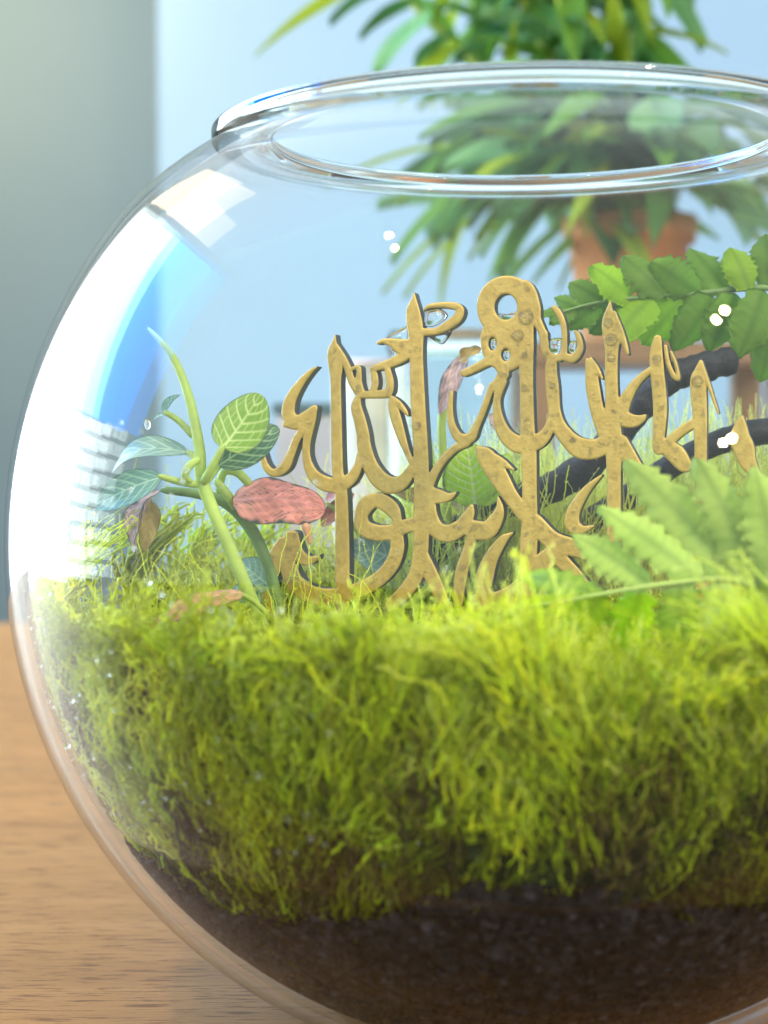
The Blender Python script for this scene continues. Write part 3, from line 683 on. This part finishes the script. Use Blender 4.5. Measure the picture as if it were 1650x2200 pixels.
root = empty('veined_plant', at(560, 1330, -.015), 'tall pale green stem with net-veined leaves beside the gold sign', 'plant')
tube('stem', pp((585, 1400, -.012, 15), (545, 1300, -.014, 15), (490, 1170, -.016, 14), (436, 1040, -.016, 14), (428, 960, -.016, 12), (405, 850, -.014, 10), (370, 765, -.012, 8), (318, 704, -.010, 4)), M['stem'], root, 14)
def px_leaf(par, b, t, wpx, sch, nrm=(0, -1, .25), **k):
    B, T = at(*b), at(*t); return leaf('leaf', B, T, wpx * PXM((b[2] + t[2]) / 2), nrm, sch, par, **k)
tube('leaf_stalk', pp((436, 1038, -.017, 10), (455, 1005, -.020, 9), (480, 955, -.021, 7)), M['stem'], root)
px_leaf(root, (478, 962, -.021), (560, 846, -.016), 118, 'green', (-.25, -1, .1), cup=-.08, arch=-.04, pw=.5)
px_leaf(root, (470, 1000, -.010), (600, 918, -.004), 84, 'dark', (.3, -1, .35), cup=.1, arch=.05)
tube('leaf_stalk', pp((440, 1040, -.012, 8), (460, 1015, -.010, 7), (474, 998, -.009, 6)), M['stem'], root)
px_leaf(root, (404, 972, -.010), (240, 1018, -.002), 66, 'blue', (-.1, -.75, .8), cup=.12, arch=.22)
tube('leaf_stalk', pp((430, 1000, -.014, 8), (415, 980, -.012, 8), (400, 970, -.010, 6)), M['stem'], root)
px_leaf(root, (346, 1024, -.020), (205, 1090, -.014), 74, 'haze', (-.2, -1, .3), cup=.1, arch=.10)
tube('leaf_stalk', pp((430, 1042, -.016, 8), (390, 1036, -.018, 8), (340, 1022, -.020, 6)), M['stem'], root)
tube('leaf_stalk', pp((418, 940, -.014, 8), (385, 905, -.012, 7), (352, 884, -.012, 6)), M['stem'], root)
px_leaf(root, (352, 890, -.012), (388, 848, -.008), 26, 'haze', (-.6, -.8, .2), cup=.3, nu=20, nv=12)
px_leaf(root, (356, 890, -.012), (330, 902, -.010), 10, 'blue', (0, -.8, .6), cup=.3, nu=16, nv=8)
tube('bud', pp((430, 985, -.018, 7), (408, 1000, -.020, 9), (398, 1022, -.020, 8), (412, 1036, -.019, 5)), M['stem'], root)
dd = at(317, 912, -.012); blob('water_drop', dd, .0007, .0007, .0013, M['water'], root)

root = empty('wilting_plant', at(575, 1260, .004), 'dark green bent stem with a pink leaf and a withered curled leaf', 'plant')
tube('stem', pp((600, 1300, .004, 13), (572, 1205, .003, 13), (535, 1130, .003, 14), (488, 1082, .002, 13), (430, 1062, .002, 11), (345, 1052, .002, 8)), M['dark_stem'], root, 14)
tube('leaf_stalk', pp((470, 1060, .0, 9), (480, 1015, -.002, 9), (510, 1015, -.003, 10), (540, 1045, -.003, 9)), M['stem'], root)
tube('leaf_stalk', pp((462, 1030, -.004, 8), (490, 1065, -.004, 10), (505, 1095, -.002, 7)), M['stem'], root)
o = px_leaf(root, (500, 1072, -.006), (700, 1092, -.004), 118, 'pink', (-.25, -.8, .6), cup=-.10, arch=.10, wav=.05, nside=9, pw=.45); o['label'] = 'rounded pink leaf with dark green rim'
tube('leaf_tip', pp((655, 1125, -.008, 10), (662, 1150, -.008, 7), (666, 1170, -.008, 3)), plain('pink_tip', (.6, .27, .15), .5), root)
o = px_leaf(root, (340, 1054, .002), (292, 1190, -.004), 60, 'mauve', (-.7, -.7, .1), cup=.35, arch=.14, wav=.1); o['label'] = 'withered curled leaf, mauve and tan'
px_leaf(root, (326, 1076, .0), (310, 1186, -.005), 46, 'tan', (.2, -1, .1), cup=.2, arch=.12, wav=.16)

root = empty('spotted_leaf', at(420, 1310, -.03), 'long pink leaf spotted dark green lying on the moss', 'leaf')
px_leaf(root, (520, 1272, -.022), (318, 1350, -.034), 74, 'pink', (-.15, -.55, .8), cup=-.1, arch=.10, wav=.03, nside=10)
tube('leaf_stalk', pp((515, 1275, -.022, 5), (545, 1292, -.020, 6), (575, 1320, -.018, 6)), M['stem'], root)
root = empty('pale_plant', at(545, 1270, .006), 'small pale blue-green veined leaves low behind the tall stem', 'plant')
px_leaf(root, (582, 1262, .006), (512, 1206, .008), 76, 'blue', (-.2, -.9, .4), cup=.1)
px_leaf(root, (560, 1300, -.010), (500, 1262, -.004), 50, 'dark', (-.2, -.7, .7), cup=.1)
tube('leaf_stalk', pp((582, 1262, .006, 5), (590, 1290, .006, 6), (592, 1330, .006, 6)), M['stem'], root)
root = empty('moss_leaf', at(490, 1380, -.062), 'blurred whitish green leaf poking through the front moss', 'leaf')
px_leaf(root, (505, 1420, -.060), (478, 1300, -.062), 60, 'pale', (.1, -1, .2), cup=.1)
root = empty('moss_leaf', at(690, 1400, -.058), 'small pale leaf in the moss in front of the sign', 'leaf')
px_leaf(root, (675, 1430, -.058), (700, 1345, -.060), 46, 'pale', (.1, -1, .2), cup=.1)

root = empty('net_leaf_plant', at(1015, 1150, .03), 'lime leaf with cream net veins seen behind the lettering', 'plant')
px_leaf(root, (1022, 1088, .030), (1002, 950, .026), 128, 'lime', (0, -1, .15), cup=-.05, nside=8)
px_leaf(root, (1030, 1085, .032), (1095, 975, .034), 70, 'lime', (.1, -1, .2), cup=.05, nside=8)
tube('leaf_stalk', pp((1020, 1084, .030, 8), (1024, 1120, .030, 9), (1030, 1190, .030, 9)), M['stem'], root)
root = empty('withered_plant', at(960, 1150, .04), 'upright yellow stem topped by a withered mauve leaf behind the lettering', 'plant')
tube('stem', pp((966, 1180, .04, 9), (958, 1050, .04, 10), (950, 960, .04, 10), (952, 880, .04, 9), (978, 815, .04, 7), (992, 775, .04, 5)), M['stem'], root)
px_leaf(root, (1000, 762, .040), (945, 892, .038), 44, 'mauve', (-.3, -1, 0), cup=.3, arch=.08, wav=.1)
px_leaf(root, (985, 775, .038), (1034, 748, .036), 30, 'tan', (0, -.9, .5), cup=.2, wav=.15)
px_leaf(root, (1090, 930, .045), (1050, 890, .045), 36, 'mauve', (0, -1, .2), cup=.2, wav=.1)
tube('stem', pp((940, 1180, .045, 8), (930, 1040, .045, 9), (918, 940, .045, 9), (898, 850, .045, 6)), M['stem'], root)
root = empty('hidden_plant', at(800, 1260, .02), 'pale veined leaf and pink leaves seen through the lower lettering', 'plant')
px_leaf(root, (862, 1205, .022), (752, 1170, .020), 92, 'blue', (-.1, -1, .3), cup=.08)
px_leaf(root, (700, 1075, .035), (775, 1035, .035), 30, 'pink', (0, -.7, .7), cup=.1)
px_leaf(root, (690, 1130, .035), (760, 1060, .038), 36, 'pink', (.2, -.9, .5), cup=.2)
px_leaf(root, (940, 1100, .040), (830, 1055, .038), 40, 'tan', (0, -.7, .7), cup=.2, wav=.1)
px_leaf(root, (1000, 1110, .036), (968, 1060, .036), 36, 'mauve', (0, -.7, .7), cup=.2, wav=.1)
tube('stem', pp((862, 1205, .022, 6), (880, 1250, .022, 7), (890, 1300, .022, 7)), M['stem'], root)
tube('stem', pp((700, 1080, .035, 5), (760, 1130, .036, 6), (790, 1200, .036, 7), (800, 1280, .034, 7)), M['stem'], root)
tube('stem', pp((940, 1100, .040, 5), (962, 1150, .038, 6), (975, 1260, .034, 6)), M['stem'], root)

# ferns
def pinna(parent, b, t, wpx, nrm, c0, ns=8, arch=.06, wk=1.35, sw=0.0):
    B, T = at(*b), at(*t); a = T - B; L = np.linalg.norm(a); a /= L; n = unit(np.asarray(nrm, float) - a * (np.asarray(nrm, float) @ a)); s = np.cross(a, n)
    W = wk * wpx * PXM((b[2] + t[2]) / 2) / 2; nu, nv = ns * 4 + 1, 9
    u = np.linspace(0, 1, nu)[:, None]; v = np.linspace(-1, 1, nv)[None, :]
    prof = (np.sin(math.pi * (.10 + .90 * u) ** .9).clip(0, 1)) ** .6
    ns_ = ns + RNG.uniform(-.8, .8); uu = u + .03 * np.sin(u * 9 + RNG.uniform(0, 6)); saw = 1 - (sw + RNG.uniform(.22, .36)) * ((uu * ns_) % 1.0) ** .9 - .10 * ((uu * ns_ * 2.3) % 1.0)
    w = W * prof * (1 + (saw - 1) * np.abs(v) ** 2); w[-1] = 0
    fwd = .10 * L * np.abs(v) * prof * (1 - u)
    rip = .03 * L * np.sin(u * RNG.uniform(5, 12) + RNG.uniform(0, 6)) * v + RNG.normal(0, .05) * L * u ** 2
    h = arch * L * np.sin(math.pi * u) - .10 * W * 2 * v ** 2 + rip
    P = B + (u * L + fwd)[..., None] * a + (v * w)[..., None] * s + h[..., None] * n
    av = np.abs(v) * np.ones_like(u); U = u * np.ones_like(v)
    mid = (1 - av / .16).clip(0, 1); ph = (U - .30 * av) * ns * 1.5; fr = np.abs(ph - np.round(ph)); sv = (1 - fr / .2).clip(0, 1) * .5
    k = np.maximum(mid, sv)[..., None]; c0 = np.array(c0) * RNG.uniform(.85, 1.15); c1 = c0 * np.array([.72, .78, .7])
    col = (c0 * (1 - k) + c1 * k).reshape(-1, 3)
    idx = np.arange(nu * nv).reshape(nu, nv); F = np.stack([idx[:-1, :-1], idx[:-1, 1:], idx[1:, 1:], idx[1:, :-1]], -1).reshape(-1, 4)
    V = P.reshape(-1, 3); V2 = np.concatenate([V, V - n * .00025]); m_ = len(V)
    bb = np.concatenate([idx[:, 0], idx[-1, 1:], idx[::-1, -1][1:], idx[0, ::-1][1:]])
    Fe = np.stack([bb[:-1], bb[1:], bb[1:] + m_, bb[:-1] + m_], -1)
    return mesh('leaflet', V2, np.concatenate([F[:, ::-1], F + m_, Fe]), M['fern'], parent, col=np.concatenate([col, col]).clip(0, 1))
y_ = .030
root = empty('fern_frond', at(1700, 1250, .04), 'dark green fern frond arching high behind the gold lettering', 'fern')
tube('midrib', pp((1760, 1330, .03, 12), (1800, 1000, .034, 11), (1790, 760, .034, 10), (1720, 640, .032, 8), (1640, 618, .031, 7), (1500, 630, .030, 6), (1360, 640, .029, 5), (1260, 655, .028, 3), (1185, 678, .027, 2)), M['dark_stem'], root, 8)
DG = (.22, .40, .045); MG = (.36, .56, .03)
for b, t, wd, c in [((1660, 622), (1645, 500), 78, DG), ((1610, 622), (1572, 528), 70, MG), ((1560, 628), (1482, 532), 84, DG), ((1500, 632), (1402, 562), 84, DG), ((1430, 636), (1335, 552), 84, DG),
                    ((1360, 642), (1268, 572), 74, MG), ((1300, 650), (1222, 605), 58, DG), ((1240, 660), (1190, 640), 30, DG),
                    ((1640, 622), (1590, 770), 90, DG), ((1580, 630), (1520, 755), 86, DG), ((1530, 634), (1448, 756), 84, DG), ((1470, 636), (1378, 742), 84, MG), ((1400, 640), (1320, 726), 80, MG),
                    ((1340, 645), (1262, 718), 66, DG), ((1290, 652), (1216, 706), 52, DG), ((1240, 664), (1180, 694), 34, DG), ((1215, 668), (1160, 676), 22, DG),
                    ((1690, 630), (1632, 822), 86, DG), ((1720, 640), (1700, 830), 90, DG), ((1700, 640), (1715, 520), 90, DG)]:
    pinna(root, (*b, .030 + RNG.normal(0, .001)), (*t, .030 + RNG.normal(0, .004)), wd, (RNG.normal(0, .25), -1, .15 + RNG.normal(0, .2)), c, 6)
root = empty('fern_frond', at(1640, 1420, -.055), 'light green fern frond reaching low in front of the gold lettering', 'fern')
tube('midrib', pp((1690, 1450, -.067, 9), (1690, 1330, -.070, 9), (1640, 1268, -.073, 8), (1560, 1244, -.075, 7), (1450, 1252, -.077, 6), (1340, 1268, -.078, 5), (1220, 1290, -.078, 4), (1130, 1305, -.077, 2)), M['stem'], root, 8)
LG = (.62, .74, .19); YG = (.55, .76, .02)
for b, t, wd, c in [((1290, 1276), (1112, 1232), 66, YG), ((1400, 1258), (1228, 1150), 84, LG), ((1510, 1246), (1284, 1088), 92, LG), ((1590, 1250), (1345, 985), 110, LG), ((1640, 1266), (1500, 985), 118, LG), ((1680, 1290), (1615, 1000), 118, LG),
                    ((1230, 1288), (1082, 1322), 54, YG), ((1300, 1276), (1188, 1402), 92, YG), ((1380, 1264), (1325, 1420), 104, YG), ((1460, 1254), (1460, 1400), 100, LG), ((1550, 1248), (1560, 1410), 110, LG), ((1640, 1266), (1650, 1440), 110, LG),
                    ((1690, 1330), (1790, 1060), 110, LG), ((1690, 1360), (1600, 1180), 90, LG)]:
    pinna(root, (*b, -.075 + RNG.normal(0, .001)), (*t, -.075 + RNG.normal(0, .006)), wd, (RNG.normal(0, .12), -1, .35 + RNG.normal(0, .12)), c, 8, .05, 1.34, .14)

# dark twigs
root = tube('twig', pp((880, 1260, .050, 30), (935, 1180, .046, 31), (1060, 1092, .040, 32), (1190, 1046, .034, 34), (1290, 975, .030, 34), (1360, 890, .028, 33), (1430, 818, .026, 33), (1510, 790, .026, 32), (1582, 772, .026, 30)), M['twig'], None, 18, 8, bump=.045)
tag(root, 'black curved twig rising behind the lettering to a blunt cut end', 'twig')
root = tube('twig', pp((1190, 1180, .050, 24), (1260, 1125, .045, 26), (1360, 1060, .040, 27), (1460, 990, .034, 26), (1560, 945, .032, 27), (1660, 925, .032, 28), (1760, 930, .034, 26)), M['twig'], None, 18, 8, bump=.045)
tag(root, 'black twig lying lower across the moss below the fern', 'twig')

# beads of water on the moss
fv = MOSSV[(MOSSV[:, 1] < -.02) & (MOSSV[:, 2] > ZC - .05)]; pk = fv[RNG.choice(len(fv), 170, replace=False)]
rr = RNG.gamma(2.0, .00014, len(pk)) + .00016
def beads(name, C, rad, mat):
    n, m = 6, 8; u = np.linspace(0, math.pi, n); v = np.arange(m) * 2 * math.pi / m
    X = np.stack([np.outer(np.sin(u), np.cos(v)), np.outer(np.sin(u), np.sin(v)), np.outer(np.cos(u), np.ones(m)) * 1.1], -1).reshape(-1, 3)
    V = (C[:, None, :] + rad[:, None, None] * X[None]).reshape(-1, 3); idx = np.arange(n * m).reshape(n, m); nx = np.roll(idx, -1, 1)
    F = np.stack([idx[:-1], idx[1:], nx[1:], nx[:-1]], -1).reshape(-1, 4)
    return mesh(name, V, (F[None] + (np.arange(len(C)) * n * m)[:, None, None]).reshape(-1, 4), mat)
pc = pk - np.array([0, 0, ZC]); dl = np.linalg.norm(pc, axis=1); pk = pk + unit(np.array([0, -1, .2])) * 0
pk = np.array([0, 0, ZC]) + pc * np.minimum(1, (RI - rr - .0003) / dl)[:, None]
tag(beads('dew', pk, rr, M['water']), 'tiny clear water beads clinging to the moss', 'dew', kind='stuff')

ng = 260; tg = np.radians(RNG.uniform(165, 262, ng)); zg = RNG.uniform(-.055, .03, ng); rg_ = RNG.gamma(1.6, .00012, ng) + .00010
qg = np.sqrt(ti ** 2 - zg ** 2) - rg_ * .35
gd = beads('condensation', np.stack([qg * np.cos(tg), qg * np.sin(tg), zg + ZC], -1), rg_, M['water'])
gd.parent = bowl; tag(gd, kind='stuff')

# ---------------------------------------------------------------- things behind the bowl
# plant in an orange pot on a wooden stand
YB = .60; zst = float(at(1400, 745, YB)[2]); xs = float(at(1350, 745, YB)[0])
st = empty('plant_stand', (xs, YB, 0), 'small wooden stand lifting the orange plant pot behind the bowl', 'stand')
box('top', xs - .075, xs + .100, YB - .06, YB + .06, zst - .014, zst, M['stand'], st, .002)
for sx in (-.062, .087):
    for sy in (-.048, .048): box('leg', xs + sx - .009, xs + sx + .009, YB + sy - .009, YB + sy + .009, 0, zst - .0135, M['stand'], st, .001)
pot = empty('plant_pot', (xs, YB, zst), 'orange terracotta pot on the wooden stand', 'pot')
terr = plain('terracotta', (.60, .25, .085), .7, .18, 40, .3, .001)
z1 = float(at(1400, 470, YB)[2])
lathe('body', [(.0, 0), (.028, 0), (.030, .003), (.038, z1 - zst - .016), (.042, z1 - zst - .016), (.043, z1 - zst), (.038, z1 - zst), (.036, z1 - zst - .02), (.0, z1 - zst - .022)], terr, pot, (xs, YB, zst), 48)
lathe('potting_soil', [(.0005, 0), (.020, .003), (.0365, -.002), (.0365, -.01)], M['soil'], pot, (xs, YB, z1 - .014), 40)
pl = empty('leafy_plant', (xs, YB, z1 - .016), 'bushy green plant with long pointed leaves in the orange pot', 'plant')
def lmesh(L, W, bend):
    nu, nv = 14, 5; u = np.linspace(0, 1, nu)[:, None]; v = np.linspace(-1, 1, nv)[None, :]
    w = W / 2 * np.sin(math.pi * u ** .75).clip(0, 1) ** .9
    P = np.stack([v * w, u * L * np.ones_like(v), -bend * L * u ** 2 + .25 * W * v ** 2 * np.ones_like(u)], -1).reshape(-1, 3)
    idx = np.arange(nu * nv).reshape(nu, nv); F = np.stack([idx[:-1, :-1], idx[:-1, 1:], idx[1:, 1:], idx[1:, :-1]], -1).reshape(-1, 4)
    return P, F
protos = []
for k, (L, W, bd, c) in enumerate([(.085, .016, .25, (.17, .36, .06)), (.070, .020, .35, (.12, .28, .07)), (.060, .030, .2, (.26, .52, .24)), (.095, .012, .3, (.34, .46, .04)), (.055, .026, .3, (.08, .21, .07))]):
    P, F = lmesh(L, W, bd); me = bpy.data.meshes.new('leaf'); me.from_pydata([tuple(p) for p in P], [], [tuple(int(q) for q in f) for f in F])
    me.polygons.foreach_set('use_smooth', np.ones(len(F), bool)); me.materials.append(M['back_leaf'])
    a = me.color_attributes.new('Col', 'FLOAT_COLOR', 'POINT'); cc = np.ones((len(P), 4), np.float32); g = np.clip(P[:, 1:2] / L, 0, 1)
    cc[:, :3] = np.array(c) * (1.25 - .5 * g); a.data.foreach_set('color', cc.ravel()); me.update(); protos.append(me)
rnd = random.Random(5)
from mathutils import Euler
for s_ in range(9):                                  # stems, each carrying its own leaves
    ang = rnd.uniform(0, 6.28); lean = rnd.uniform(.02, .12); h_ = rnd.uniform(.16, .27)
    b0 = np.array([xs + .02 * math.cos(ang), YB + .02 * math.sin(ang), z1 - .016]); tp = b0 + np.array([lean * math.cos(ang) * 1.2 - .01, lean * math.sin(ang) * .6, h_])
    md = (b0 + tp) / 2 + np.array([0, 0, .02])
    tube('stem', [(*b0, .003), (*md, .0026), (*tp, .0012)], M['stem'], pl, 8)
    for k in range(22):
        t = .02 + .98 * (k + rnd.random()) / 22; p = (b0 * (1 - t) ** 2 + 2 * t * (1 - t) * (md * 2 - (b0 + tp) / 2) + tp * t * t)
        o = bpy.data.objects.new('leaf', protos[rnd.randrange(5)]); COL.objects.link(o); o.parent = pl
        o.location = Vector(p) - pl.location
        o.rotation_euler = Euler((rnd.uniform(-.75, .75), rnd.uniform(-.5, .5), rnd.uniform(0, 6.28)), 'XYZ'); sc_ = rnd.uniform(.7, 1.25); o.scale = (sc_, sc_, sc_)

for k in range(84):
    a_ = rnd.uniform(2.6, 5.9); t = rnd.random(); r0 = .02 + .06 * t
    o = bpy.data.objects.new('leaf', protos[rnd.randrange(5)]); COL.objects.link(o); o.parent = pl
    p = np.array([xs + r0 * math.cos(a_) * 1.4, YB + r0 * math.sin(a_), z1 + .008 + rnd.uniform(0, .06)])
    tube('leaf_stalk', [(xs + .02 * math.cos(a_), YB + .02 * math.sin(a_), z1 - .016, .0012), (*((p + np.array([xs, YB, z1 + .05])) / 2), .001), (*p, .0007)], M['stem'], pl, 5, 4)
    o.location = Vector(p) - pl.location; o.rotation_euler = Euler((rnd.uniform(-.7, .15), rnd.uniform(-.4, .4), a_ - math.pi / 2 + rnd.uniform(-.5, .5)), 'XYZ'); sc_ = rnd.uniform(.75, 1.3); o.scale = (sc_, sc_, sc_)

# jar of tangerines and neighbours on the table behind
YJ = .40
def pxx(x, y=YJ): return float(at(x, 900, y)[0])
def pxz(py, y=YJ): return float(at(900, py, y)[2])
xj, zt = pxx(985), pxz(712); rj = (pxx(1150) - pxx(830)) / 2
jar = empty('glass_jar', (xj, YJ, 0), 'clear glass jar of orange fruit standing behind the lettering', 'jar')
lathe('body', [(.0, .0005), (rj * .9, .0005), (rj, .006), (rj, zt - .020), (rj * .93, zt - .012), (rj * .93, zt), (rj * .90, zt), (rj * .90, zt - .013), (rj * .96, zt - .022), (rj * .96, .008), (.0, .005)], M['jar'], jar, (xj, YJ, 0), 48)
lathe('neck_band', [(rj * .935, zt - .012), (rj * .965, zt - .009), (rj * .965, zt - .004), (rj * .935, zt - .001)], M['rim'], jar, (xj, YJ, 0), 48, closed=True)
orange = plain('orange_peel', (.75, .26, .07), .45, .12, 120, .5, .0006); brown = plain('brown_fruit', (.17, .08, .05), .5, .3, 90)
greenf = plain('green_fruit', (.20, .42, .12), .5, .2, 60)
lay = [(-.45, -.1, 0, orange), (.45, .1, 0, brown), (0, .45, 0, greenf), (-.5, .05, 1, orange), (.42, -.12, 1, brown), (0, .3, 1, greenf), (-.42, -.15, 2, orange), (.45, .0, 2, brown), (.02, .45, 2, greenf), (-.4, .2, 3, greenf), (.1, -.4, 3, orange), (.48, .25, 3, brown)]
lbl = {0: 'bottom', 1: 'second', 2: 'third', 3: 'top'}
for i, (fx, fy, l, mt) in enumerate(lay):
    r_ = rj * .44; z = .008 + r_ * .93 + l * r_ * 1.72
    kind = {orange.name: 'orange', brown.name: 'brown', greenf.name: 'green'}[mt.name]
    o = blob('fruit', (xj + fx * rj, YJ + fy * rj, z), r_, r_, r_ * .93, mt, None, 14, 20, .012)
    tag(o, f'{kind} round fruit in the {lbl[l]} layer inside the glass jar', 'fruit', 'fruit in the jar')
xc = pxx(800, .44)
cup = empty('ribbed_cup', (xc, .44, 0), 'tall beige ribbed cup left of the fruit jar', 'cup')
hc = pxz(775, .44); rc = .021
th = np.arange(96) * 2 * math.pi / 96; rows = []
for z, k in [(0.0, .86), (.004, .9), (hc - .006, 1.0), (hc - .003, 1.0)]:
    rr_ = rc * k * (1 + .025 * np.sin(th * 24)); rows.append(np.stack([xc + rr_ * np.cos(th), .44 + rr_ * np.sin(th), np.full(96, z)], -1))
idx = np.arange(4 * 96).reshape(4, 96); nx = np.roll(idx, -1, 1)
mesh('body', np.concatenate(rows), np.stack([idx[:-1], nx[:-1], nx[1:], idx[1:]], -1).reshape(-1, 4), plain('beige_ceramic', (.62, .60, .50), .5, .05, 40), cup)
lathe('rim', [(rc * 1.02, hc - .003), (rc * 1.06, hc - .0015), (rc * 1.02, hc), (rc * .94, hc), (rc * .94, hc - .003)], plain('pink_white_rim', (.80, .66, .66), .4, .04), cup, (xc, .44, 0), 48, closed=True)
xb0, xb1, yb = pxx(585, .5), pxx(775, .5), .5
bx_ = empty('storage_box', ((xb0 + xb1) / 2, yb + .04, 0), 'greyish beige box with a dark flat lid behind the first upright', 'box')
hb = pxz(892, .5)
box('body', xb0 + .002, xb1 - .002, yb, yb + .08, 0, hb, plain('grey_beige_card', (.50, .46, .46), .7, .05, 20), bx_, .001)
box('lid', xb0, xb1, yb - .002, yb + .082, hb + .0002, pxz(866, .5), plain('dark_teal_lid', (.05, .10, .12), .5, .1, 30), bx_, .001)
